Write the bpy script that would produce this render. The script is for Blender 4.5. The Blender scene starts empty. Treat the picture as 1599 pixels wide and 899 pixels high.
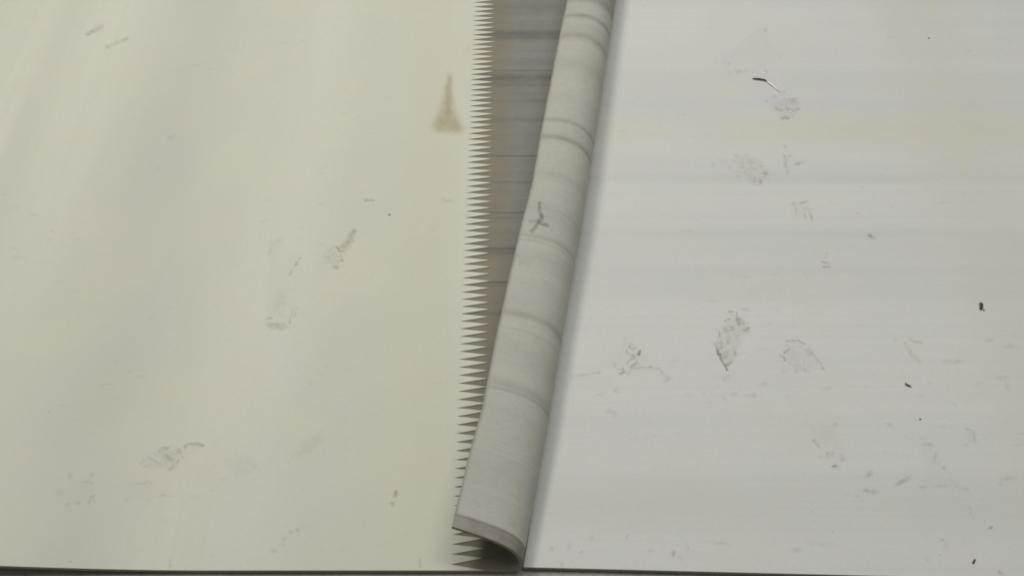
import bpy, math, random
import numpy as np

random.seed(7)
rng = np.random.default_rng(7)
scene = bpy.context.scene
col = scene.collection

# ------------------------------------------------------------------ camera
PW, PH = 1599.0, 899.0          # photograph size, used to read positions off it
F_PX = 2090.0                   # focal length in photograph pixels
PITCH = math.atan2(2210.0, F_PX)  # downward tilt, from the vanishing point of the finger row
CAM_H = 1.745
CAM = np.array([0.0, 0.0, CAM_H])
cam_data = bpy.data.cameras.new("camera")
cam_data.sensor_fit = 'HORIZONTAL'
cam_data.sensor_width = 36.0
cam_data.lens = 36.0 * F_PX / PW
cam_data.clip_start = 0.05
cam_data.clip_end = 100.0
cam = bpy.data.objects.new("camera", cam_data)
cam.location = CAM
cam.rotation_euler = (math.pi / 2 - PITCH, 0.0, 0.0)
col.objects.link(cam)
scene.camera = cam

# ------------------------------------------------------------------ world and lamps
world = bpy.data.worlds.new("World")
scene.world = world
world.use_nodes = True
bg = world.node_tree.nodes["Background"]
bg.inputs[0].default_value = (0.97, 0.985, 1.0, 1.0)
bg.inputs[1].default_value = 0.19


def area_lamp(name, loc, target, sx, sy, power, colour):
    d = bpy.data.lights.new(name, 'AREA')
    d.shape = 'RECTANGLE'
    d.size, d.size_y = sx, sy
    d.energy = power
    d.color = colour
    o = bpy.data.objects.new(name, d)
    from mathutils import Vector
    v = Vector(target) - Vector(loc)
    o.location = loc
    o.rotation_euler = v.to_track_quat('-Z', 'Y').to_euler()
    col.objects.link(o)
    return o


# row of hall tubes high on the left, running along the belt's cut end
area_lamp("key_fill_lamp", (-1.65, 2.9, 3.45), (0.0, 1.9, 0.0), 3.4, 0.40, 78.0, (1.0, 0.985, 0.93))
# unseen fill lamp added overhead, evenly brightens the strip the curl shades
area_lamp("key_fill_lamp", (0.75, 2.6, 3.5), (0.3, 2.0, 0.0), 3.4, 0.9, 59.0, (0.97, 0.99, 1.0))

scene.view_settings.view_transform = 'Standard'
scene.view_settings.look = 'None'
scene.view_settings.exposure = 0.0
scene.view_settings.gamma = 1.0
scene.cycles.filter_width = 1.9

# ------------------------------------------------------------------ photograph geometry
CX, CY = (PW - 1) / 2, (PH - 1) / 2
FWD = np.array([0.0, math.cos(PITCH), -math.sin(PITCH)])
UP = np.array([0.0, math.sin(PITCH), math.cos(PITCH)])
RT = np.array([1.0, 0.0, 0.0])


def at(px, py, z=0.0):
    """world point at height z seen at photograph pixel (px, py)"""
    d = FWD + RT * ((px - CX) / F_PX) - UP * ((py - CY) / F_PX)
    return CAM + d * ((z - CAM_H) / d[2])


def pix(p):
    """photograph pixel of world points (n,3)"""
    q = np.asarray(p, float) - CAM
    w = q @ FWD
    return np.stack([CX + F_PX * (q @ RT) / w, CY - F_PX * (q @ UP) / w], -1)


T = 0.0055               # lower ply
T2 = 0.0011              # top cover, cut into fingers
Z_TOP = T + T2           # top of both belts
Y_FAR = 4.3
X_LEFT, X_RIGHT = -2.6, 2.8


# ------------------------------------------------------------------ materials
def new_mat(name):
    m = bpy.data.materials.new(name)
    m.use_nodes = True
    nt = m.node_tree
    return m, nt, nt.nodes["Principled BSDF"]


def node(nt, typ, **kw):
    n = nt.nodes.new(typ)
    for k, v in kw.items():
        setattr(n, k, v)
    return n


def noise(nt, vec, scale, detail=3.0, rough=0.5):
    n = node(nt, 'ShaderNodeTexNoise')
    n.inputs['Scale'].default_value = scale
    n.inputs['Detail'].default_value = detail
    n.inputs['Roughness'].default_value = rough
    nt.links.new(vec, n.inputs['Vector'])
    return n.outputs[0]


def mapped(nt, vec, scale, rotz=0.0, loc=(0, 0, 0)):
    n = node(nt, 'ShaderNodeMapping')
    n.inputs['Scale'].default_value = scale
    n.inputs['Rotation'].default_value = (0, 0, rotz)
    n.inputs['Location'].default_value = loc
    nt.links.new(vec, n.inputs['Vector'])
    return n.outputs[0]


def ramp(nt, fac, lo, hi, a=0.0, b=1.0):
    n = node(nt, 'ShaderNodeMapRange')
    n.interpolation_type = 'SMOOTHSTEP'
    n.inputs[1].default_value, n.inputs[2].default_value = lo, hi
    n.inputs[3].default_value, n.inputs[4].default_value = a, b
    nt.links.new(fac, n.inputs[0])
    return n.outputs[0]


def mix(nt, fac, a, b, mode='MIX'):
    n = node(nt, 'ShaderNodeMix', data_type='RGBA', blend_type=mode)
    if isinstance(fac, float):
        n.inputs[0].default_value = fac
    else:
        nt.links.new(fac, n.inputs[0])
    for i, c in ((6, a), (7, b)):
        if isinstance(c, tuple):
            n.inputs[i].default_value = (*c, 1.0)
        else:
            nt.links.new(c, n.inputs[i])
    return n.outputs[2]


def math_node(nt, op, a, b):
    n = node(nt, 'ShaderNodeMath', operation=op)
    for i, c in enumerate((a, b)):
        if isinstance(c, (int, float)):
            n.inputs[i].default_value = c
        else:
            nt.links.new(c, n.inputs[i])
    return n.outputs[0]


def bump(nt, bsdf, height, strength, dist):
    b = node(nt, 'ShaderNodeBump')
    b.inputs['Strength'].default_value = strength
    b.inputs['Distance'].default_value = dist
    nt.links.new(height, b.inputs['Height'])
    nt.links.new(b.outputs[0], bsdf.inputs['Normal'])


def position(nt):
    return node(nt, 'ShaderNodeNewGeometry').outputs['Position']


def belt_material(name, base, dark, yellow, pink, stripe_along_y, bands):
    m, nt, b = new_mat(name)
    pos = position(nt)
    if stripe_along_y:
        s1 = mapped(nt, pos, (3.2, 0.22, 1.0), math.radians(1.5))
        s2 = mapped(nt, pos, (17.0, 0.9, 1.0), 0.0, (3, 1, 0))
        s3 = mapped(nt, pos, (60.0, 1.6, 1.0), 0.0, (9, 4, 0))
    else:
        s1 = mapped(nt, pos, (0.20, 5.0, 1.0), 0.0, (1.3, 0.4, 0))
        s2 = mapped(nt, pos, (0.55, 26.0, 1.0), 0.0, (3, 7.3, 0))
        s3 = mapped(nt, pos, (0.8, 95.0, 1.0), 0.0, (9, 4, 0))
    n1 = noise(nt, s1, 1.0, 2.0)
    n2 = noise(nt, s2, 1.0, 3.0)
    n3 = noise(nt, s3, 1.0, 2.0)
    c = mix(nt, ramp(nt, n1, 0.38, 0.62), base, dark)
    c = mix(nt, ramp(nt, n2, 0.42, 0.78, 0.0, 0.40), c, dark)
    c = mix(nt, ramp(nt, n3, 0.46, 0.74, 0.0, 0.50), c, dark)
    blot = noise(nt, mapped(nt, pos, (1, 1, 1), 0.3), 5.5, 4.0, 0.55)
    c = mix(nt, ramp(nt, blot, 0.50, 0.70, 0.0, 0.60), c, yellow)
    blot2 = noise(nt, mapped(nt, pos, (1, 1, 1), 1.0, (5, 2, 0)), 8.0, 3.0, 0.5)
    c = mix(nt, ramp(nt, blot2, 0.55, 0.72, 0.0, 0.45), c, pink)
    sep = node(nt, 'ShaderNodeSeparateXYZ')
    nt.links.new(pos, sep.inputs[0])
    brk = noise(nt, mapped(nt, pos, (1, 1, 1), 0.0, (4, 9, 0)), 2.5, 3.0)
    for (axis, centre, width, colour, amount) in bands:
        d = math_node(nt, 'ABSOLUTE', math_node(nt, 'SUBTRACT', sep.outputs[axis], centre), 0.0)
        f = math_node(nt, 'MULTIPLY', ramp(nt, d, 0.0, width, amount, 0.0), ramp(nt, brk, 0.25, 0.65, 0.45, 1.0))
        c = mix(nt, f, c, colour)
    # scuffs: short faint rubbed marks
    sc = noise(nt, mapped(nt, pos, (28.0, 60.0, 1.0), 0.5, (2, 2, 0)), 1.0, 4.0, 0.6)
    area = noise(nt, mapped(nt, pos, (1, 1, 1), 0.0, (8, 3, 0)), 4.0, 2.0, 0.5)
    scf = math_node(nt, 'MULTIPLY', ramp(nt, sc, 0.58, 0.74), ramp(nt, area, 0.48, 0.66, 0.0, 0.32))
    c = mix(nt, scf, c, tuple(v * 0.62 for v in dark))
    gr = noise(nt, pos, 260.0, 3.0, 0.6)
    c = mix(nt, ramp(nt, gr, 0.40, 0.75, 0.0, 0.14), c, tuple(v * 0.7 for v in dark))
    # sparse dust specks
    vo = node(nt, 'ShaderNodeTexVoronoi', feature='F1')
    vo.inputs['Scale'].default_value = 16.0
    nt.links.new(pos, vo.inputs['Vector'])
    spot = ramp(nt, vo.outputs['Distance'], 0.012, 0.030, 1.0, 0.0)
    sel = node(nt, 'ShaderNodeSeparateColor')
    nt.links.new(vo.outputs['Color'], sel.inputs[0])
    spf = math_node(nt, 'MULTIPLY', spot, ramp(nt, sel.outputs[0], 0.80, 0.86, 0.0, 0.55))
    c = mix(nt, spf, c, (0.10, 0.09, 0.07))
    nt.links.new(c, b.inputs['Base Color'])
    b.inputs['Roughness'].default_value = 0.62
    b.inputs['Specular IOR Level'].default_value = 0.28
    fine = noise(nt, pos, 420.0, 3.0)
    wav = noise(nt, pos, 9.0, 2.0)
    h = math_node(nt, 'ADD', math_node(nt, 'MULTIPLY', fine, 0.05), math_node(nt, 'MULTIPLY', wav, 0.9))
    bump(nt, b, h, 0.35, 0.004)
    return m


M_LEFT = belt_material("cream_belt", (0.600, 0.582, 0.488), (0.550, 0.535, 0.450), (0.580, 0.562, 0.430), (0.605, 0.550, 0.465), True,
                       [(0, -0.68, 0.17, (0.46, 0.45, 0.385), 0.55), (0, -0.98, 0.06, (0.48, 0.47, 0.41), 0.35), (0, -0.16, 0.12, (0.55, 0.535, 0.40), 0.6),
                        (0, -0.40, 0.10, (0.60, 0.585, 0.50), 0.6)])
M_RIGHT = belt_material("grey_white_belt", (0.590, 0.582, 0.545), (0.550, 0.545, 0.512), (0.580, 0.562, 0.480), (0.590, 0.558, 0.525), False,
                        [(1, at(1200, 208)[1], 0.085, (0.560, 0.535, 0.440), 0.75), (1, at(1200, 368)[1], 0.030, (0.505, 0.50, 0.47), 0.6),
                         (1, at(1200, 425)[1], 0.02, (0.53, 0.50, 0.47), 0.5), (1, at(1200, 282)[1], 0.02, (0.50, 0.50, 0.475), 0.6),
                         (1, at(1200, 165)[1], 0.03, (0.53, 0.525, 0.53), 0.6), (1, at(1200, 790)[1], 0.10, (0.51, 0.51, 0.47), 0.6),
                         (0, at(1570, 420)[0], 0.16, (0.545, 0.52, 0.42), 0.55)])


def ply_material(name, base, alt, stain, fine_streak, warm=None):
    """bare ply: colour streaked across the belt, with dirt and other darker bands carried by the attribute 'stain'"""
    m, nt, b = new_mat(name)
    uv = node(nt, 'ShaderNodeUVMap', uv_map='sheet').outputs[0]
    n1 = noise(nt, mapped(nt, uv, (0.7, 14.0, 1.0)), 1.0, 3.0)
    n2 = noise(nt, mapped(nt, uv, (2.2, 110.0, 1.0)), 1.0, 3.0)
    n3 = noise(nt, mapped(nt, uv, (14.0, 20.0, 1.0)), 1.0, 3.0)
    n4 = noise(nt, mapped(nt, uv, (1, 1, 1)), 34.0, 4.0, 0.6)
    c = mix(nt, ramp(nt, n1, 0.35, 0.68), base, alt)
    c = mix(nt, ramp(nt, n2, 0.48, 0.80, 0.0, fine_streak), c, stain)
    c = mix(nt, ramp(nt, n3, 0.45, 0.75, 0.0, 0.30), c, alt)
    n5 = noise(nt, mapped(nt, uv, (90.0, 260.0, 1.0)), 1.0, 4.0, 0.65)
    c = mix(nt, ramp(nt, n5, 0.45, 0.72, 0.0, 0.16), c, stain)
    c = mix(nt, ramp(nt, n4, 0.50, 0.72, 0.0, 0.10), c, stain)
    if warm is not None:        # adhesive residue left beside the finger tips
        sx = node(nt, 'ShaderNodeSeparateXYZ')
        nt.links.new(position(nt), sx.inputs[0])
        wf = ramp(nt, math_node(nt, 'ADD', sx.outputs[0], math_node(nt, 'MULTIPLY', n3, 0.03)), warm[0], warm[1], 0.75, 0.0)
        c = mix(nt, wf, c, warm[2])
    at_ = node(nt, 'ShaderNodeAttribute', attribute_name='stain').outputs['Fac']
    f = math_node(nt, 'MULTIPLY', at_, ramp(nt, n4, 0.25, 0.62, 0.72, 1.0))
    c = mix(nt, f, c, stain)
    vo = node(nt, 'ShaderNodeTexVoronoi', feature='F1')
    vo.inputs['Scale'].default_value = 30.0
    nt.links.new(uv, vo.inputs['Vector'])
    spot = ramp(nt, vo.outputs['Distance'], 0.02, 0.045, 1.0, 0.0)
    sel = node(nt, 'ShaderNodeSeparateColor')
    nt.links.new(vo.outputs['Color'], sel.inputs[0])
    spf = math_node(nt, 'MULTIPLY', spot, ramp(nt, sel.outputs[0], 0.74, 0.80, 0.0, 0.60))
    c = mix(nt, spf, c, (0.09, 0.075, 0.06))
    nt.links.new(c, b.inputs['Base Color'])
    b.inputs['Roughness'].default_value = 0.6
    b.inputs['Specular IOR Level'].default_value = 0.3
    fine = noise(nt, mapped(nt, uv, (60.0, 420.0, 1.0)), 1.0, 3.0)
    bump(nt, b, fine, 0.25, 0.0006)
    return m


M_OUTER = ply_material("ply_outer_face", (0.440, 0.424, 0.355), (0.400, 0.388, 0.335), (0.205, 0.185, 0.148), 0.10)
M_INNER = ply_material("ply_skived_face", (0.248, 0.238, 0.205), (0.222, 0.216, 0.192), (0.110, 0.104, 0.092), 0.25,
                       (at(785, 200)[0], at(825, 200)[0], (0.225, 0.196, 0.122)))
M_EDGE, _nt, _b = new_mat("cut_edge")
_c = mix(_nt, noise(_nt, position(_nt), 90.0), (0.20, 0.18, 0.13), (0.31, 0.29, 0.22))
_nt.links.new(_c, _b.inputs['Base Color'])
_b.inputs['Roughness'].default_value = 0.75

M_FLOOR, _nt, _b = new_mat("grey_floor")
_p = position(_nt)
_c = mix(_nt, ramp(_nt, noise(_nt, mapped(_nt, _p, (6, 30, 1)), 1.0, 5.0, 0.6), 0.3, 0.7), (0.30, 0.28, 0.235), (0.40, 0.38, 0.33))
_c = mix(_nt, ramp(_nt, noise(_nt, _p, 120.0, 4.0), 0.45, 0.75, 0.0, 0.4), _c, (0.10, 0.095, 0.08))
_nt.links.new(_c, _b.inputs['Base Color'])
_b.inputs['Roughness'].default_value = 0.7
bump(_nt, _b, noise(_nt, _p, 150.0, 4.0), 0.3, 0.001)


def dirt_material(name, colour, g1=0.78, g2=0.6):
    m, nt, b = new_mat(name)
    pos = position(nt)
    n = noise(nt, pos, 170.0, 4.0, 0.65)
    n2 = noise(nt, pos, 45.0, 3.0, 0.6)
    a = node(nt, 'ShaderNodeAttribute', attribute_name='dirt').outputs['Fac']
    f = math_node(nt, 'MULTIPLY', a, ramp(nt, n, 0.30, 0.62, g1, 1.0))
    f = math_node(nt, 'MULTIPLY', f, ramp(nt, n2, 0.28, 0.60, g2, 1.0))
    w = node(nt, 'ShaderNodeAttribute', attribute_name='pale').outputs['Fac']
    f = math_node(nt, 'MAXIMUM', f, w)
    nt.links.new(mix(nt, ramp(nt, w, 0.02, 0.16), colour, (0.70, 0.685, 0.63)), b.inputs['Base Color'])
    b.inputs['Roughness'].default_value = 0.8
    b.inputs['Specular IOR Level'].default_value = 0.1
    nt.links.new(f, b.inputs['Alpha'])
    return m


M_DIRT = dirt_material("grey_sole_dirt", (0.265, 0.235, 0.185))
M_OCHRE = dirt_material("ochre_stain", (0.40, 0.325, 0.150), 0.95, 0.85)
M_BROWN = dirt_material("brown_dirt", (0.29, 0.245, 0.175))
M_WHITE = dirt_material("pale_scrape", (0.80, 0.79, 0.74))


def plain(name, a, b2, rough=0.8, scale=400.0):
    m, nt, b = new_mat(name)
    c = mix(nt, ramp(nt, noise(nt, position(nt), scale), 0.35, 0.65), a, b2)
    nt.links.new(c, b.inputs['Base Color'])
    b.inputs['Roughness'].default_value = rough
    return m


M_TWIG = plain("dark_twig", (0.045, 0.038, 0.025), (0.11, 0.095, 0.065))
M_CRUMB = plain("dark_crumb", (0.035, 0.028, 0.018), (0.10, 0.085, 0.055))
M_RED = plain("reddish_grit", (0.13, 0.06, 0.04), (0.20, 0.11, 0.08))
M_FIBRE = plain("white_fibre", (0.80, 0.79, 0.75), (0.86, 0.85, 0.82), 0.45)


# ------------------------------------------------------------------ mesh helpers
def link(name, me, parent=None):
    o = bpy.data.objects.new(name, me)
    col.objects.link(o)
    if parent is not None:
        o.parent = parent
    return o


def mesh(name, verts, faces, mats, fm=None, smooth=False):
    me = bpy.data.meshes.new(name)
    me.from_pydata([tuple(map(float, v)) for v in verts], [], [tuple(map(int, f)) for f in faces])
    for m in mats:
        me.materials.append(m)
    if fm is not None:
        me.polygons.foreach_set('material_index', np.asarray(fm, np.int32))
    if smooth:
        me.polygons.foreach_set('use_smooth', np.ones(len(me.polygons), bool))
    me.update()
    return me


def tag(o, label, cat, group=None):
    o['label'] = label
    o['category'] = cat
    if group:
        o['group'] = group


def empty(name, loc):
    o = bpy.data.objects.new(name, None)
    o.empty_display_size = 0.05
    o.location = loc
    col.objects.link(o)
    return o


def keep_world(o, root):
    """child built in world coordinates under an Empty that is already placed"""
    o.parent = root
    o.location = -np.array(root.location)


def grid_faces(nu, nv, off=0, flip=False):
    i, j = np.meshgrid(np.arange(nu - 1), np.arange(nv - 1), indexing='ij')
    a = off + i * nv + j
    f = np.stack([a, a + nv, a + nv + 1, a + 1], -1).reshape(-1, 4)
    return f[:, ::-1] if flip else f


# ------------------------------------------------------------------ floor
Zf = -0.0
me = mesh("floor", [(-6, -3, Zf - 0.002), (6, -3, Zf - 0.002), (6, 8, Zf - 0.002), (-6, 8, Zf - 0.002)], [(0, 1, 2, 3)], [M_FLOOR])
floor = link("floor", me)
floor['kind'] = 'structure'

# ------------------------------------------------------------------ left belt: layout read from the photograph
ROOT_A = at(703.5, 879.8, Z_TOP)      # nearest valley between fingers
ROOT_B = at(738.8, 3.75, Z_TOP)       # the one at the top of the frame, 83 pitches on
ROW = (ROOT_B - ROOT_A)[:2] / 83.0
PITCH_F = float(np.hypot(*ROW))
ROWD = ROW / PITCH_F
ROWN = np.array([ROWD[1], -ROWD[0]])  # to the right, along the fingers
FLEN = 0.0485
Y_NEAR = at(600, 889.3, Z_TOP)[1]
EXTRA = 34                            # fingers beyond the top of the frame


def lift(x, y):
    """the near left corner of the belt stands off the floor a little"""
    x = np.asarray(x, float)
    y = np.asarray(y, float)
    x0 = at(300, 889, Z_TOP)[0]
    x1 = at(0, 882, Z_TOP)[0]
    s = np.clip((x0 - x) / (x0 - x1), 0, 6)
    fall = np.exp(-np.clip(y - Y_NEAR, 0, None) / 0.16)
    return 0.013 * np.minimum(s ** 1.6, 3.0) * fall


left = empty("conveyor_belt", (at(400, 889, 0)[0], Y_NEAR, 0.0))
tag(left, "cream conveyor belt on the left with a sawtooth finger end and curled lower ply", "conveyor belt")


def root_x(y):
    return ROOT_A[0] + (np.asarray(y) - ROOT_A[1]) * ROWD[0] / ROWD[1]


def solid_sheet(name, xl, xr, ys, nx, z0, z1, mats, lifted, near_skew=None, extra_end=True):
    """sheet with thickness between the left line xl(y) and the right line xr(y)"""
    ny = len(ys)
    t = np.linspace(0, 1, nx)
    X = xl(ys)[:, None] * (1 - t) + xr(ys)[:, None] * t
    Y = np.repeat(ys[:, None], nx, 1)
    if near_skew is not None:
        Y = Y + near_skew(X, Y)
    L = lift(X, Y) if lifted else np.zeros_like(X)
    top = np.stack([X, Y, z1 + L], -1).reshape(-1, 3)
    bot = np.stack([X, Y, z0 + L], -1).reshape(-1, 3)
    N = ny * nx
    ft = grid_faces(ny, nx, 0, True)
    fb = grid_faces(ny, nx, N, False)
    faces = [tuple(f) for f in ft] + [tuple(f) for f in fb]
    fm = [0] * (len(ft) + len(fb))

    def strip(idx):
        for a, b in zip(idx[:-1], idx[1:]):
            faces.append((a, a + N, b + N, b))
            fm.append(1)
    strip(list(range(nx)))                                  # near edge
    strip([(ny - 1) * nx + k for k in range(nx)][::-1])      # far edge
    strip([k * nx for k in range(ny)][::-1])                 # left edge
    if extra_end:
        strip([k * nx + nx - 1 for k in range(ny)])          # right edge
    return mesh(name, np.vstack([top, bot]), faces, mats, fm)


ys = np.concatenate([np.linspace(Y_NEAR, Y_NEAR + 0.6, 25), np.linspace(Y_NEAR + 0.6, Y_FAR, 12)[1:]])
me = solid_sheet("top_ply", lambda y: np.full_like(y, X_LEFT), root_x, ys, 60, T + 0.0002, Z_TOP, [M_LEFT, M_EDGE], True, extra_end=True)
top_ply = link("top_ply", me)
keep_world(top_ply, left)

# fingers: one mesh, shared; local x along the finger, local y along the row
sh = 0.12 * PITCH_F
hp = PITCH_F / 2


def finger_mesh(name, y0, y1, ytip, mats):
    ybev = 0.0004
    v = [(0, y0, 0), (0, y1, 0), (FLEN, ytip - 0.0002, 0), (FLEN, ytip + 0.0002, 0)]
    n = len(v)
    order = [0, 2, 3, 1]
    vt = [(*v[k][:2], Z_TOP) for k in order]
    vb = [(*v[k][:2], T + 0.0003) for k in order]
    vs = vt + vb
    f = [(0, 1, 2, 3), (7, 6, 5, 4), (0, 4, 5, 1), (1, 5, 6, 2), (2, 6, 7, 3)]
    return mesh(name, vs, f, mats, [0, 1, 1, 1, 1])


fm_ = finger_mesh("finger", 0.0, PITCH_F, hp + sh, [M_LEFT, M_LEFT])
ang = math.atan2(ROWN[1], ROWN[0])
for k in range(83 + EXTRA):
    o = link("finger", fm_, left)
    p = ROOT_A[:2] + ROW * k
    o.location = (p[0] - left.location[0], p[1] - left.location[1], random.uniform(0, 0.0002))
    o.rotation_euler = (0, random.uniform(-0.004, 0.003), ang + random.uniform(-0.010, 0.010))
    o.scale = (random.uniform(0.955, 1.02), 1.0, 1.0)
# the half finger left at the near edge
near_w = (ROOT_A[1] - Y_NEAR) / ROWD[1]
o = link("finger", finger_mesh("half_finger", -near_w, 0.0, -near_w + 0.0004, [M_LEFT, M_LEFT]), left)
o.location = (ROOT_A[0] - left.location[0], ROOT_A[1] - left.location[1], 0)
o.rotation_euler = (0, 0, ang)

# ------------------------------------------------------------------ the curled lower ply
# seen outline of the curl in the photograph: right silhouette and free edge
SIL = np.array([(963, 0), (926, 225), (887, 450), (855, 674), (826, 850)], float)
FREE = np.array([(887.5, 0), (840, 225), (790, 450), (740, 674), (707, 818)], float)
NQ = 64


def lerp(x, xs, ys_):
    return np.interp(x, xs, ys_)


def section(s, qs):
    """inner line of the curl at station s (0 near .. 1 top of frame): offsets along n and z, and its heading"""
    end = math.radians(lerp(s, [0, 0.15, 0.5, 1.0], [173, 180, 197, 212]))
    p = lerp(s, [0, 0.15, 0.5, 1.0], [4.3, 3.0, 1.95, 1.65])
    Lr = lerp(s, [0, 0.15, 0.5, 1.0], [0.172, 0.182, 0.190, 0.185])
    t = np.clip(qs / Lr, 0, 1)
    phi = end * (1 - (1 - t) ** p) * (1 - np.exp(-qs / 0.012))
    dq = np.diff(qs)
    pm = 0.5 * (phi[1:] + phi[:-1])
    nn = np.concatenate([[0], np.cumsum(np.cos(pm) * dq)])
    zz = np.concatenate([[0], np.cumsum(np.sin(pm) * dq)]) + T
    return nn, zz, phi


qf = np.linspace(0, 0.32, 400)
a_yaw, p0 = 0.15, at(800, 888, 0)[:2]
for _ in range(6):     # fold line that gives the photographed silhouette
    u = np.array([math.sin(a_yaw), math.cos(a_yaw)])
    n = np.array([math.cos(a_yaw), -math.sin(a_yaw)])
    pts = []
    for (sx, sy) in SIL:
        s = 1 - sy / 888.0
        nn, zz, phi = section(s, qf)
        no = nn + T * np.sin(phi)
        zo = zz - T * np.cos(phi)
        k = int(np.argmax(no))
        pts.append(at(sx, sy, zo[k])[:2] - n * no[k])
    pts = np.array(pts)
    c1 = np.polyfit(pts[:, 1], pts[:, 0], 1)
    a_yaw = math.atan(c1[0])
    p0 = np.array([np.polyval(c1, Y_NEAR), Y_NEAR])
u = np.array([math.sin(a_yaw), math.cos(a_yaw)])
n = np.array([math.cos(a_yaw), -math.sin(a_yaw)])
TA = math.tan(a_yaw)
V_TOP = (at(960, 0, 0.0)[1] - Y_NEAR)       # sheet coordinate v (= distance from the near edge) at the top of the frame


def curl(v, qs):
    """3-D line of the flap for the sheet line v: inner points, outer points"""
    nn, zz, phi = section(min(max(v / V_TOP, 0), 1.15), qs)
    w = v / math.cos(a_yaw) + qs * TA
    # the sheet line keeps its distance along the fold
    base = p0 + np.outer(w, u)
    inn = np.column_stack([base + np.outer(nn, n), zz])
    out = np.column_stack([base + np.outer(nn + T * np.sin(phi), n), zz - T * np.cos(phi)])
    return inn, out


# length of the flap at each station, so that its free edge lies where the photograph shows it
vs_, Ls = [], []
for v in np.linspace(0, V_TOP * 0.97, 14):
    inn, out = curl(v, qf)
    pq = pix(out)
    d = pq[:, 0] - np.interp(pq[:, 1], FREE[:, 1], FREE[:, 0])
    ok = np.where((d[:-1] > 0) & (d[1:] <= 0) & (qf[1:] > 0.08))[0]
    if len(ok):
        vs_.append(v)
        Ls.append(qf[ok[0]])
LC = np.polyfit(vs_, Ls, 2)
print("fold yaw", math.degrees(a_yaw), "lengths", np.round(Ls, 4), "pitch", PITCH_F, "Vtop", V_TOP, "p0", p0)

vv = np.concatenate([np.arange(0, V_TOP + 0.06, 0.002), np.linspace(V_TOP + 0.06, Y_FAR - Y_NEAR - 0.25, 60)[1:]])
NV = len(vv)
INN = np.zeros((NV, NQ, 3))
OUT = np.zeros((NV, NQ, 3))
UVS = np.zeros((NV, NQ, 2))
for i, v in enumerate(vv):
    Lq = np.polyval(LC, min(v, V_TOP * 1.05))
    qs = np.linspace(0, Lq, NQ)
    INN[i], OUT[i] = curl(v, qs)
    UVS[i, :, 0] = qs
    UVS[i, :, 1] = v
# slight waviness of the free edge
wob = 0.0012 * np.sin(vv * 23.0) + 0.0009 * np.sin(vv * 51.0 + 1.0)
wt = np.linspace(0, 1, NQ) ** 2
INN[:, :, 2] += wob[:, None] * wt
OUT[:, :, 2] += wob[:, None] * wt


def band(v, c, w, a):
    return a * np.exp(-((v - c) / w) ** 2)


OPIX = pix(OUT.reshape(-1, 3)).reshape(NV, NQ, 2)


def flap_at(px, py):
    """sheet coordinates (row, column) of the flap's outer face seen at a photograph pixel"""
    d = ((OPIX - np.array([px, py])) ** 2).sum(-1)
    d[:, :26] = 1e9
    return np.unravel_index(np.argmin(d), d.shape)


def smooth_noise(v, step, seed):
    r = np.random.default_rng(seed)
    ks = np.arange(v.min() - 2 * step, v.max() + 3 * step, step)
    return np.interp(v, ks, r.random(len(ks)))


# dirt rings of the outer face (pixel where each crosses, half width in m, strength)
RINGS = [((908, 24), 0.0080, 0.60), ((902, 55), 0.0120, 0.47), ((862, 186), 0.0070, 0.42), ((872, 214), 0.0070, 0.60),
         ((825, 323), 0.0018, 0.23), ((842, 369), 0.0052, 0.31), ((842, 378), 0.0018, 0.26), ((805, 489), 0.0085, 0.44),
         ((800, 511), 0.0018, 0.18), ((790, 600), 0.0090, 0.23), ((800, 611), 0.0028, 0.44),
         ((870, 100), 0.014, 0.13), ((835, 270), 0.012, 0.10), ((770, 700), 0.002, 0.10), ((800, 440), 0.002, 0.09), ((780, 560), 0.003, 0.08)]
ring = np.zeros(NV)
for (pp, w, a) in RINGS:
    i, j = flap_at(*pp)
    ring = np.maximum(ring, band(vv, vv[i], w, a))
i_far, _ = flap_at(914, 3)
ring = np.maximum(ring, 0.62 / (1 + np.exp(-(vv - vv[i_far] - 0.004) / 0.0025)))  # broad darker tone from this line on to the far end
# dirty hem along the near cut edge: two rubbed lines and a grey strip
HEM = 0.021
ring = np.maximum(ring, 0.85 / (1 + np.exp((vv - HEM) / 0.0012)))
ring = np.maximum(ring, band(vv, HEM, 0.0024, 1.25))
ring = np.maximum(ring, band(vv, HEM - 0.006, 0.0018, 1.15))
ring = np.maximum(ring, band(vv, 0.0, 0.0022, 0.95))
ring = np.clip(ring + 0.04 * smooth_noise(vv, 0.03, 3) + 0.03 * smooth_noise(vv, 0.006, 4), 0, 1.3)
stain_and_edge_o = np.repeat(ring[:, None], NQ, 1)
edge_q = np.abs(UVS[:, :, 0] - UVS[:, -1:, 0])
stain_and_edge_o = np.maximum(stain_and_edge_o, 1.1 * np.exp(-(edge_q / 0.0034) ** 2))  # dark line painted along the free edge, standing for its cut thickness
stain_and_edge_o = np.clip(stain_and_edge_o, 0, 1.25)
stain_and_edge_o *= 0.75 + 0.5 * smooth_noise(np.linspace(0, 1, NQ), 0.13, 6)[None, :]

# streaks of the skived inner face, as photograph rows along the strip left of the curl
STREAKS = [(10, 5, .25), (20, 4, .20), (52, 5, .50), (60, 4, .35), (110, 1.5, .4), (122, 8, .60), (133, 4, .3), (158, 1.2, .25),
           (188, 5, .28), (243, 1.4, .70), (284, 1.3, .50), (300, 8, .12), (331.5, 1.2, .65), (340, 1.2, .35), (387.5, 1.3, .95), (393, 5, .35),
           (440, 1.4, .95), (446, 4, .3), (489, 3, .45), (545, 3, .3), (600, 3, .3), (660, 3, .3), (760, 3, .3)]


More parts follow.
